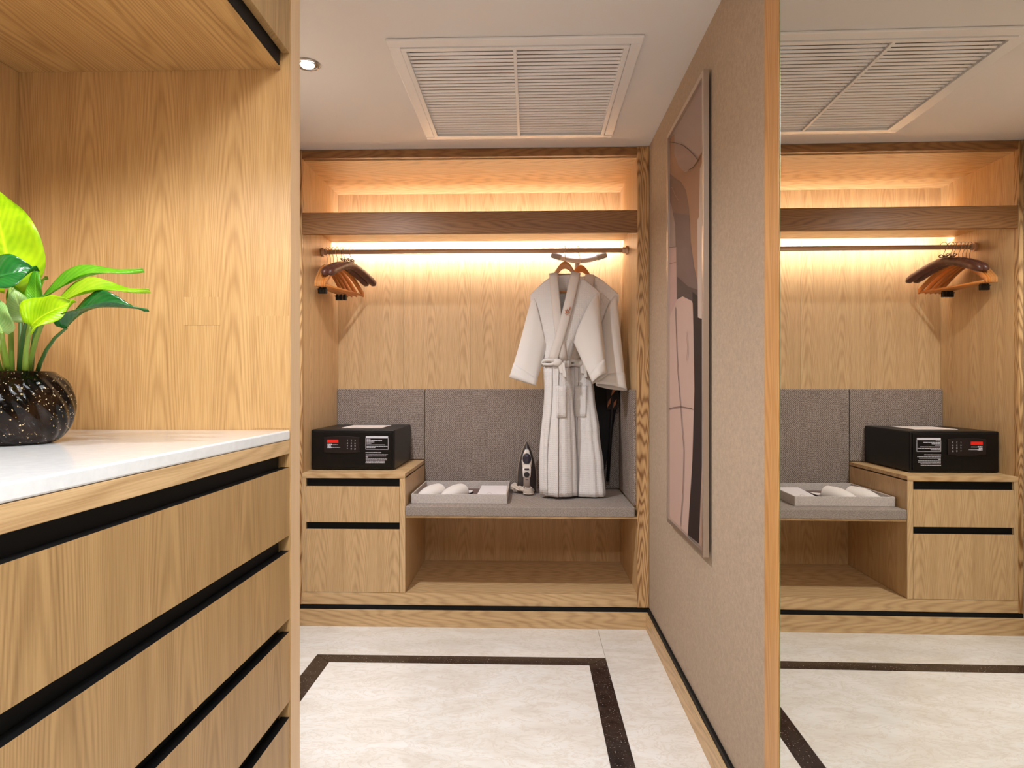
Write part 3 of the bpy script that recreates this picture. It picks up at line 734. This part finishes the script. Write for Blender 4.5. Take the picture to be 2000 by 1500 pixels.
# local X of a hanger runs in depth when rz = 90 degrees
wl = ['wooden hanger hanging nearest the left side panel, clips under its bar', 'second wooden hanger from the left side panel, black trouser clips', 'third wooden hanger from the left side panel, middle of the five', 'fourth wooden hanger from the left side panel', 'fifth wooden hanger, rightmost and fully visible with its trouser bar']
base = wooden_hanger(wl[0], wood_hang, True, 'wooden hangers on the left of the rail')
base2 = None
xs = [-1.118, -1.100, -1.082, -1.062, -1.036]; rots = [87, 85.5, 83.5, 81, 77]
plainh = wooden_hanger(wl[3], wood_hang_o, False, 'wooden hangers on the left of the rail')
for i in range(5):
    if i == 0: h = base
    elif i == 3: h = plainh
    else: h = copy_tree(base if i < 3 else plainh)
    h['label'] = wl[i]; place(h, xs[i] + .02 * 0, math.radians(rots[i]) + PI)
def padded_hanger(label):
    t = thing('padded_hanger', label, 'hanger', (0, 0, 0), 0, 'brown satin padded hangers on the rail')
    path = []; rad = []
    for i in range(33):
        f = -1 + 2 * i / 32; af = abs(f)
        path.append((f * .212, .014 * f * f, -.088 - .078 * af ** 1.6))
        rad.append((.0215 + .0015 * math.sin(i * 2.4)) * (1 if af < .86 else math.sqrt(max(.04, 1 - ((af - .86) / .145) ** 2))))
    obj('padded_arms', MB().tube(path, rad, 16), m_satin, t, local=True, smooth=True)
    obj('hook', MB().tube(hook_path(-.075), .0018, 8), chrome, t, local=True, smooth=True)
    bw_ = MB()
    for s_ in (-1, 1):
        bw_.tube([(0, 0, -.060), (s_ * .018, -.006, -.048), (s_ * .032, -.004, -.054), (s_ * .022, .002, -.064), (0, 0, -.062)], .0035, 8, flat=.5)
        bw_.tube([(0, 0, -.062), (s_ * .012, -.018, -.074), (s_ * .022, -.024, -.10)], .003, 8, flat=.5)
    bw_.ball((0, 0, -.061), .006, .006, .006, 10)
    obj('ribbon_bow', bw_, m_satin, t, local=True, smooth=True)
    return t
ph1 = padded_hanger('brown satin padded hanger, inner one beside the wooden hangers')
ph2 = copy_tree(ph1); ph2['label'] = 'brown satin padded hanger with ribbon bow, outermost of the left cluster'
place(ph1, -1.022, math.radians(72) + PI); place(ph2, -.985, math.radians(70) + PI)

# ------------------------------------------------------------------ bathrobes
def lerp(a, b, f): return a + (b - a) * f
def interp(rows, z):
    if z <= rows[0][0]: return rows[0][1:]
    for r0, r1 in zip(rows, rows[1:]):
        if z <= r1[0]:
            f = (z - r0[0]) / (r1[0] - r0[0]); f = f * f * (3 - 2 * f) if f > 0 else f
            return tuple(lerp(a, b, f) for a, b in zip(r0[1:], r1[1:]))
    return rows[-1][1:]
def robe(name, label, hx, hy, rz, rows, zs, vpt, slL, slR, hem, folds, seed, emblem):
    """local frame: x across the shoulders, -y the front, z height in the room"""
    rd = random.Random(seed)
    t = thing(name, label, 'bathrobe', (hx, hy, ZB + .01), rz, 'white hotel bathrobes on the rail')
    z00 = ZB + .01
    ztn, zsh, nx = zs           # z at neck, z at shoulder tip, neck half width
    def ztop(dx, a): return lerp(ztn, zsh, max(0, min(1, (abs(dx) - nx) / (a - nx))) ** 1.25)
    zc = rows[-1][0]
    ph = [rd.uniform(0, 6.28) for _ in range(4)]
    def pt(z, phi, w_=0.0):
        cx, cy, a, b = interp(rows, z)
        am_ = folds * max(0, min(1, (1.40 - z) / .5))
        r = 1 + am_ * (.5 * math.cos(5 * phi + ph[0]) + .6 * math.cos(8 * phi + ph[1] + z * .8) + .35 * math.cos(13 * phi + ph[2]))
        pin = .07 * math.exp(-((z - 1.32) / .08) ** 2); r *= 1 + pin * math.cos(14 * phi)
        c, s = math.cos(phi), math.sin(phi)
        x, y = cx + a * c * r, cy + b * s * r
        if z < 1.52 and -PI < phi - 0 and (-2.0 < phi < -1.25): pass
        zz_ = z
        if w_ > 0:
            b2 = lerp(b, .016, w_ ** 1.3); y = cy + b2 * s; zz_ = lerp(zc, ztop(a * c, a), w_); x = cx + a * c
        return (x, y, zz_)
    def fronty(x, z):
        cx, cy, a, b = interp(rows, min(z, zc)); w_ = 0
        if z > zc:
            q = ztop(x - cx, a); w_ = min(1, max(0, (z - zc) / max(.001, q - zc))); b = lerp(b, .016, w_ ** 1.3)
        phi = -math.acos(max(-.985, min(.985, (x - cx) / a)))
        if z <= zc: return pt(z, phi)[1]
        return cy + b * math.sin(phi)
    NZ = 40; NW = 12; NP = 72
    secs = []
    vz = vpt[1]
    for i in range(NZ + NW + 1):
        if i <= NZ: z = lerp(hem, zc, i / NZ); w_ = 0.0
        else: z = zc; w_ = (i - NZ) / NW
        cx, cy, a, b = interp(rows, z)
        zmid = z if w_ == 0 else lerp(zc, ztn, w_)
        if zmid > vz:
            f = (zmid - vz) / (ztn - vz); hw = .0015 + (nx - .0015) * f; xc_ = lerp(vpt[0], 0, f)
        else: hw = .0012; xc_ = lerp(vpt[0], vpt[0], 0)
        l = math.acos(max(-1, min(1, (xc_ + hw - cx) / a))); r_ = math.acos(max(-1, min(1, (xc_ - hw - cx) / a)))
        # front runs over negative phi: from -l (right of opening) round the back to -r_
        s0, s1 = -l, -r_ + 2 * PI
        row = []
        for j_ in range(NP + 1):
            phi = lerp(s0, s1, j_ / NP); row.append(pt(z, phi, w_))
        secs.append(row)
    body = obj('body', MB().loft(secs, closed=False, caps=False), m_waffle, t, smooth=True, solid=.0045, local=True)
    body.location = (0, 0, -z00)
    def put(o): o.location = (0, 0, -z00); return o
    # front overlap facing strip: from the V down to the hem
    def ribbon(path, wdt, off, th_=.006, side=0):
        secs_ = []
        for i, (x, z) in enumerate(path):
            d = Vector(path[min(i + 1, len(path) - 1)]) - Vector(path[max(i - 1, 0)]); d.normalize(); n = Vector((-d.y, d.x))
            w0 = wdt if not isinstance(wdt, (list, tuple)) else wdt[i]
            row = []
            for q in range(7):
                s = (q / 6 - .5) * w0 + side * w0 / 2; xx, zz_ = x + n.x * s, z + n.y * s
                row.append((xx, fronty(xx, zz_) - off - .006 * math.sin(PI * q / 6), zz_))
            secs_.append(row)
        return MB().loft(secs_, closed=False, caps=False)
    wz = 1.33
    L0 = (-nx * 1.15, ztn + .006); R0 = (nx * 1.15, ztn + .006)
    def curve(p0, p1, bow, n=14): return [(lerp(p0[0], p1[0], f) + bow * math.sin(PI * f), lerp(p0[1], p1[1], f)) for f in [i / n for i in range(n + 1)]]
    wx = rows[[abs(r[0] - 1.32) < .03 for r in rows].index(True)][1]
    cl = put(obj('lapel', ribbon(curve(L0, (vpt[0] + .022, wz), -.004), .046, .006), m_collar, t, smooth=True, solid=.004, local=True, label='under lapel'))
    cr_ = put(obj('lapel', ribbon(curve(R0, (wx - .018, wz), .010), .050, .012), m_collar, t, smooth=True, solid=.004, local=True, label='overlapping lapel'))
    bk = []
    for i in range(13):
        f = i / 12; x = lerp(-nx * 1.2, nx * 1.2, f); y = .018 + .012 * math.sin(PI * f); zt = ztn + .008 + .002 * math.sin(PI * f)
        if i in (0, 12): y = -.01
        cxn, cyn, an_, bn_ = interp(rows, zc)
        bk.append([(x, cyn + y, zt), (x, cyn + y + .004, zt - .03), (x, cyn + y - .004, zt - .03)])
    put(obj('back_collar', MB().loft(bk), m_collar, t, smooth=True, local=True))
    fe = [(wx - .018 + (.018 if q < .1 else 0) * 0 + lerp(0, -.03, q) + .006 * math.sin(q * 7), lerp(1.30, hem + .004, q)) for q in [i / 16 for i in range(17)]]
    put(obj('front_edge', ribbon(fe, .045, .0065, side=-1), m_waffle, t, smooth=True, solid=.003, local=True))
    # sleeves
    for S_ in (slL, slR):
        (p0, q0), (p1, q1), d0, d1 = S_
        p0, q0, p1, q1 = map(Vector, (p0, q0, p1, q1)); secs_ = []; n = 18
        for i in range(n + 1):
            f = i / n; a_, b2 = p0.lerp(p1, f), q0.lerp(q1, f); c_ = (a_ + b2) / 2; mj = (a_ - b2) / 2
            ax = ((p1 + q1) / 2 - (p0 + q0) / 2).normalized(); mn = mj.normalized().cross(ax).normalized() * lerp(d0, d1, f)
            if i > n - 1: mj *= 1.04; mn *= 1.04
            row = []
            for j_ in range(28):
                an = 2 * PI * j_ / 28
                rr = 1 + .05 * math.cos(3 * an + 4 * f + ph[1]) * f + .03 * math.cos(6 * an - 3 * f)
                cc, ss = math.cos(an), math.sin(an)
                row.append(c_ + mj * cc * rr + mn * ss * rr)
            secs_.append(row)
        sv = put(obj('sleeve', MB().loft(secs_, closed=True, caps=False), m_velour, t, smooth=True, solid=.004, local=True))
        cf = []
        for row in secs_[-4:]:
            c_ = sum(row, Vector()) / len(row); cf.append([c_ + (p - c_) * 1.035 for p in row])
        cuf = obj('cuff', MB().loft(cf, closed=True, caps=False), m_velour, sv, smooth=True, solid=.003, local=True)
    # belt
    cx, cy, a, b = interp(rows, 1.32); secs_ = []
    NB = 48
    for j_ in range(NB + 1):
        phi = 2 * PI * j_ / NB; x, y, z = pt(1.32, phi); e = Vector((math.cos(phi), math.sin(phi), 0)); c_ = Vector((x, y, z + .004 * math.sin(2 * phi)))
        secs_.append([c_ + e * .004 + Vector((0, 0, .021)), c_ + e * .013 + Vector((0, 0, .012)), c_ + e * .012 - Vector((0, 0, .012)), c_ + e * .004 - Vector((0, 0, .021))])
    bt = put(obj('belt', MB().loft(secs_, closed=True, caps=False), m_velour, t, smooth=True, local=True))
    kx = cx + a * .12; ky = cy - b - .016
    kn = MB(); kn.ball((kx, ky, 1.323), .030, .018, .021, 16)
    kn.tube([(kx, ky, 1.325), (kx - .035, ky - .008, 1.338), (kx - .075, ky + .004, 1.332), (kx - .085, ky + .014, 1.318), (kx - .05, ky, 1.308), (kx, ky, 1.318)], [.012, .015, .014, .012, .013, .012], 10, flat=.7)
    obj('belt_knot', kn, m_velour, bt, smooth=True, local=True, sub=1)
    tl = MB()
    for s_, ln in ((0, .055), (1, .075)):
        x0 = kx + .014 + s_ * .016
        tl.loft([[(x0 - .010 + .01 * f, ky - .004 + .004 * f, 1.32 - ln * f), (x0 + .010 + .01 * f, ky - .008 + .004 * f, 1.32 - ln * f), (x0 + .010 + .01 * f, ky + .002 + .004 * f, 1.32 - ln * f), (x0 - .010 + .01 * f, ky + .006 + .004 * f, 1.32 - ln * f)] for f in (0, .3, .6, 1)])
    obj('belt_end', tl, m_velour, bt, smooth=False, local=True, bevel=.003)
    # patch pocket
    px0 = cx + a * (.10 if emblem else -.25); px1 = cx + a * .90
    secs_ = []
    for i in range(7):
        z = lerp(1.03, 1.20, i / 6); secs_.append([(lerp(px0, px1, q / 8), fronty(lerp(px0, px1, q / 8), z) - .0065, z) for q in range(9)])
    put(obj('pocket', MB().loft(secs_, closed=False, caps=False), m_waffle, t, smooth=True, solid=.002, local=True))
    # embroidered emblem on the right chest
    if emblem:
        ex, ez = emblem; em = MB()
        def stitch(pts, th_=.0022):
            em.tube([(ex + x, fronty(ex + x, ez + z) - .0225, ez + z) for x, z in pts], th_, 6)
        stitch([(-.012, .002), (-.006, .008), (0, .010), (.007, .006)]); stitch([(-.014, -.006), (-.006, -.001), (.002, -.004), (.010, 0)], .003)
        stitch([(.008, .012), (.012, .020), (.013, .028)], .003); stitch([(-.014, .010), (-.010, .014)], .0018)
        stitch([(-.010, -.014), (-.002, -.012), (.003, -.015)], .0018); stitch([(.006, -.016), (.011, -.015)], .0018); stitch([(.0, .012), (-.004, .018)], .0016)
        put(obj('embroidered_emblem', em, plain('copper_thread', S(196, 120, 84), .7), t, smooth=True, local=True, label='small copper coloured embroidered emblem'))
    return t
# robe hung in front; local origin below the hook
rows1 = [(.60, -.030, 0, .086, .060), (.75, -.030, 0, .083, .058), (.95, -.032, 0, .080, .056), (1.15, -.036, 0, .072, .050), (1.32, -.046, 0, .064, .042), (1.42, -.026, 0, .076, .046), (1.50, -.012, 0, .128, .048), (1.60, .0, 0, .168, .044), (1.66, .002, 0, .186, .036)]
H1X = .182
robe('bathrobe', 'white waffle bathrobe hanging in front, copper emblem on its lapel', H1X, 3.44, math.radians(-6), rows1, (1.795, 1.690, .052), (-.028, 1.545),
     (((-.170, 0, 1.692), (-.10, 0, 1.41)), ((-.292, -.03, 1.243), (-.158, -.03, 1.200)), .034, .030),
     (((.174, -.004, 1.692), (.052, -.030, 1.43)), ((.222, -.11, 1.262), (.150, -.12, 1.215)), .038, .034), .612, .09, 4, (.018, 1.585))
rows2 = [(.60, .055, -.06, .088, .056), (.75, .050, -.05, .080, .052), (.95, .032, -.04, .074, .048), (1.15, .012, -.02, .066, .044), (1.32, -.006, -.01, .058, .038), (1.42, .015, 0, .080, .042), (1.50, .03, 0, .125, .042), (1.60, .03, 0, .160, .040), (1.66, .03, 0, .176, .032)]
robe('bathrobe', 'white waffle bathrobe hanging behind, nearest the right side panel', .275, 3.548, math.radians(-16), rows2, (1.800, 1.695, .050), (.0, 1.56),
     (((-.13, .02, 1.690), (-.05, .02, 1.42)), ((-.13, .03, 1.25), (-.04, .03, 1.23)), .030, .026),
     (((.194, -.006, 1.690), (.105, -.01, 1.42)), ((.262, -.12, 1.178), (.110, -.14, 1.205)), .034, .030), .606, .09, 9, None)
for x, rz, yy, lab, mt in ((H1X, -6, 3.44, 'pale wooden hanger carrying the front bathrobe', wood_hang), (.275, -16, 3.548, 'orange wooden hanger carrying the rear bathrobe', wood_hang_o)):
    h = wooden_hanger(lab, mt, False, 'wooden hangers holding the bathrobes', True)
    h.location = (x, yy, RZ + .0125); h.rotation_euler = (0, 0, math.radians(rz))
    # the hook turns on its swivel so that it still sits across the rail
    for c in h.children:
        if c.name.startswith('hook'):
            pth = [(0, 0, -.082), (0, 0, -.060), (0, (RY - yy) * .3, -.040)]
            for a_ in range(-60, 200, 20): pth.append((.0, (RY - yy) + .0205 * math.cos(math.radians(180 - a_ if yy < RY else a_)), .0205 * math.sin(math.radians(a_)) - .006))
            nm = obj('hook', MB().tube(pth, .0018, 8), chrome, h, local=True, smooth=True)
            bpy.data.objects.remove(c); break

# ------------------------------------------------------------------ potted plant
PX, PY = -.872, 1.06
pl = thing('potted_plant', 'leafy green philodendron in a swirled dark glass bowl on worktop', 'plant', (PX, PY, CT))
prof = [(.030, 0.0), (.050, .0005), (.064, .010), (.077, .030), (.083, .055), (.081, .080), (.071, .103), (.056, .117), (.050, .1195), (.047, .117), (.050, .105), (.03, .100)]
def smooth_prof(pr, n=5):
    o_ = []
    for i in range(len(pr) - 1):
        p0, p1, p2, p3 = pr[max(i - 1, 0)], pr[i], pr[i + 1], pr[min(i + 2, len(pr) - 1)]
        for q in range(n):
            t_ = q / n
            o_.append(tuple(.5 * (2 * b1 + (c1 - a1) * t_ + (2 * a1 - 5 * b1 + 4 * c1 - d1) * t_ * t_ + (3 * b1 - a1 - 3 * c1 + d1) * t_ ** 3) for a1, b1, c1, d1 in zip(p0, p1, p2, p3)))
    return o_ + [pr[-1]]
obj('bowl', MB().lathe([(r, CT + max(0, z) * 1.03) for r, z in smooth_prof(prof)], PX, PY, 160, mod=lambda r, z, a: r * (1 + .022 * math.sin(18 * (a + (z - CT) * 8)) * (1 if .004 < z - CT < .11 else 0))), m_pot, pl, smooth=True)
obj('soil', MB().lathe([(.047, CT + .098), (.047, CT + .108), (.02, CT + .112), (.001, CT + .112)], PX, PY, 24), plain('dark_soil', S(30, 22, 16), .95), pl)
lm = {'lime': leafmat('leaf_lime', S(150, 196, 10), S(206, 236, 30), .35, .5), 'mid': leafmat('leaf_mid_green', S(70, 150, 20), S(130, 200, 40), .35, .4),
      'dark': leafmat('leaf_dark_green', S(16, 84, 34), S(40, 120, 44), .22, .25), 'pale': leafmat('leaf_pale_green', S(120, 170, 90), S(190, 212, 130), .3, .35),
      'yellow': leafmat('leaf_yellow_green', S(140, 196, 20), S(196, 214, 50), .35, .45)}
m_stem = plain('green_stem', S(120, 150, 50), .45)
m_stemd = plain('dark_green_stem', S(58, 96, 40), .45)
def leaf(b0, tip, W, nrm, mt, fold=.25, droop=.08, root=None, stem=None, curl=0.0, label=None, sr=.0038):
    def nearer(p):      # crown stands over the bowl: slide along the same sight direction
        p = Vector(p); k_ = (p.y - .085) / p.y; return Vector((p.x * k_, p.y * k_, CAMZ + (p.z - CAMZ) * k_))
    b0, tip, nrm = nearer(b0), nearer(tip), Vector(nrm).normalized()
    W = W * .925
    ax = tip - b0; L = ax.length; ax.normalize(); side = ax.cross(nrm).normalized(); up = side.cross(ax).normalized()
    n, kk = 18, 10; mb = MB(); secs = []; uv = []
    for i in range(n + 1):
        f = i / n
        hw = W / 2 * (math.sin(PI * min(1, f * 1.02 + .02) ** .62) ** .85 if f < .98 else .02) * (1 - .45 * max(0, f - .7))
        if i == 0: hw = W * .10
        if i == n: hw = W * .004
        c = b0 + ax * L * f + up * (droop * L * math.sin(PI * f) + .022 * L * math.sin(2 * PI * f + W * 90) * (1 - .5 * f)) + side * (.02 * L * math.sin(PI * f * 1.5 + W * 50))
        row = []
        for j_ in range(kk + 1):
            s = -1 + 2 * j_ / kk
            wav = .085 * W * math.sin(f * 8.5 + s * 2.2 + L * 40) * abs(s)
            x = s * hw * math.cos(fold * abs(s) + curl * (s > 0) * s)
            z = abs(s) * hw * math.sin(fold + curl * (s > 0) * s) + wav
            back = -.06 * L * abs(s) ** 2 * (1 - f) * (1 if f < .3 else .3)
            row.append(c + side * x + up * z + ax * back); uv.append((f, j_ / kk))
        secs.append(row)
    mb.loft(secs, closed=False, caps=False); mb.uv = uv
    lf = obj('leaf', mb, lm[mt], pl, smooth=True, solid=.0006, label=label)
    if root is not None:
        root = Vector(root); mid = (root + b0) / 2 + Vector(((b0.x - root.x) * -.12, 0, .02))
        pts = [root.lerp(mid, q / 4) .lerp(mid.lerp(b0, q / 4), q / 4) for q in range(5)]
        pts.append(b0 + ax * L * .02)
        obj('petiole', MB().tube(pts, [sr * 1.3, sr * 1.15, sr, sr * .85, sr * .7, sr * .5], 8), stem or m_stem, lf, smooth=True)
Y1 = 1.115
def R(u, Y=Y1):
    p = P(u, 735, Y - .05); d = Vector((p.x - PX, p.y - PY, 0))
    if d.length > .036: d *= .036 / d.length
    return Vector((PX + d.x, PY + d.y, CT + .106))
leaf(P(20, 555, 1.16), P(-14, 352, 1.20), .132, (.3, -1, .1), 'lime', .12, .03, R(20, 1.14), m_stem, label='large lime green upright leaf')
leaf(P(-55, 552, 1.06), P(76, 527, 1.10), .105, (0, -.85, .55), 'dark', .30, .05, R(5, 1.10), m_stem)
leaf(P(68, 590, 1.17), P(74, 522, 1.17), .034, (0, -1, 0), 'mid', .2, .02, R(45, 1.15), m_stem)
leaf(P(84, 578, 1.16), P(280, 524, 1.17), .060, (-.1, -.62, .8), 'mid', .35, .05, R(58, 1.14), m_stemd)
leaf(P(100, 600, 1.13), P(293, 564, 1.13), .066, (0, -.55, .8), 'yellow', .35, .06, R(52, 1.13), m_stem)
leaf(P(128, 642, 1.10), P(291, 604, 1.10), .074, (-.1, -.45, .85), 'dark', .55, .14, R(68, 1.12), m_stemd, label='dark glossy leaf with pale underside', sr=.0030)
leaf(P(62, 640, 1.07), P(148, 588, 1.08), .088, (-.30, -.9, .35), 'lime', .30, .10, R(50, 1.09), m_stem)
leaf(P(52, 625, 1.14), P(25, 562, 1.13), .050, (.3, -1, .1), 'pale', .25, .03, R(38, 1.14), m_stemd)
leaf(P(4, 650, 1.05), P(-8, 580, 1.05), .060, (.1, -1, .2), 'pale', .3, .04, R(20, 1.09), m_stem)
leaf(P(-60, 600, 1.12), P(-190, 520, 1.10), .08, (0, -.5, .8), 'mid', .3, .08, R(0, 1.12), m_stem)
leaf(P(-50, 640, 1.02), P(-170, 640, .98), .07, (0, -.5, .8), 'dark', .3, .08, R(-10, 1.08), m_stem)
leaf(P(-40, 560, 1.2), P(-150, 420, 1.25), .10, (0, -1, .2), 'mid', .25, .05, R(0, 1.15), m_stem)
leaf(P(40, 600, 1.2), P(90, 540, 1.30), .06, (0, -.3, .9), 'mid', .3, .08, R(40, 1.15), m_stemd)
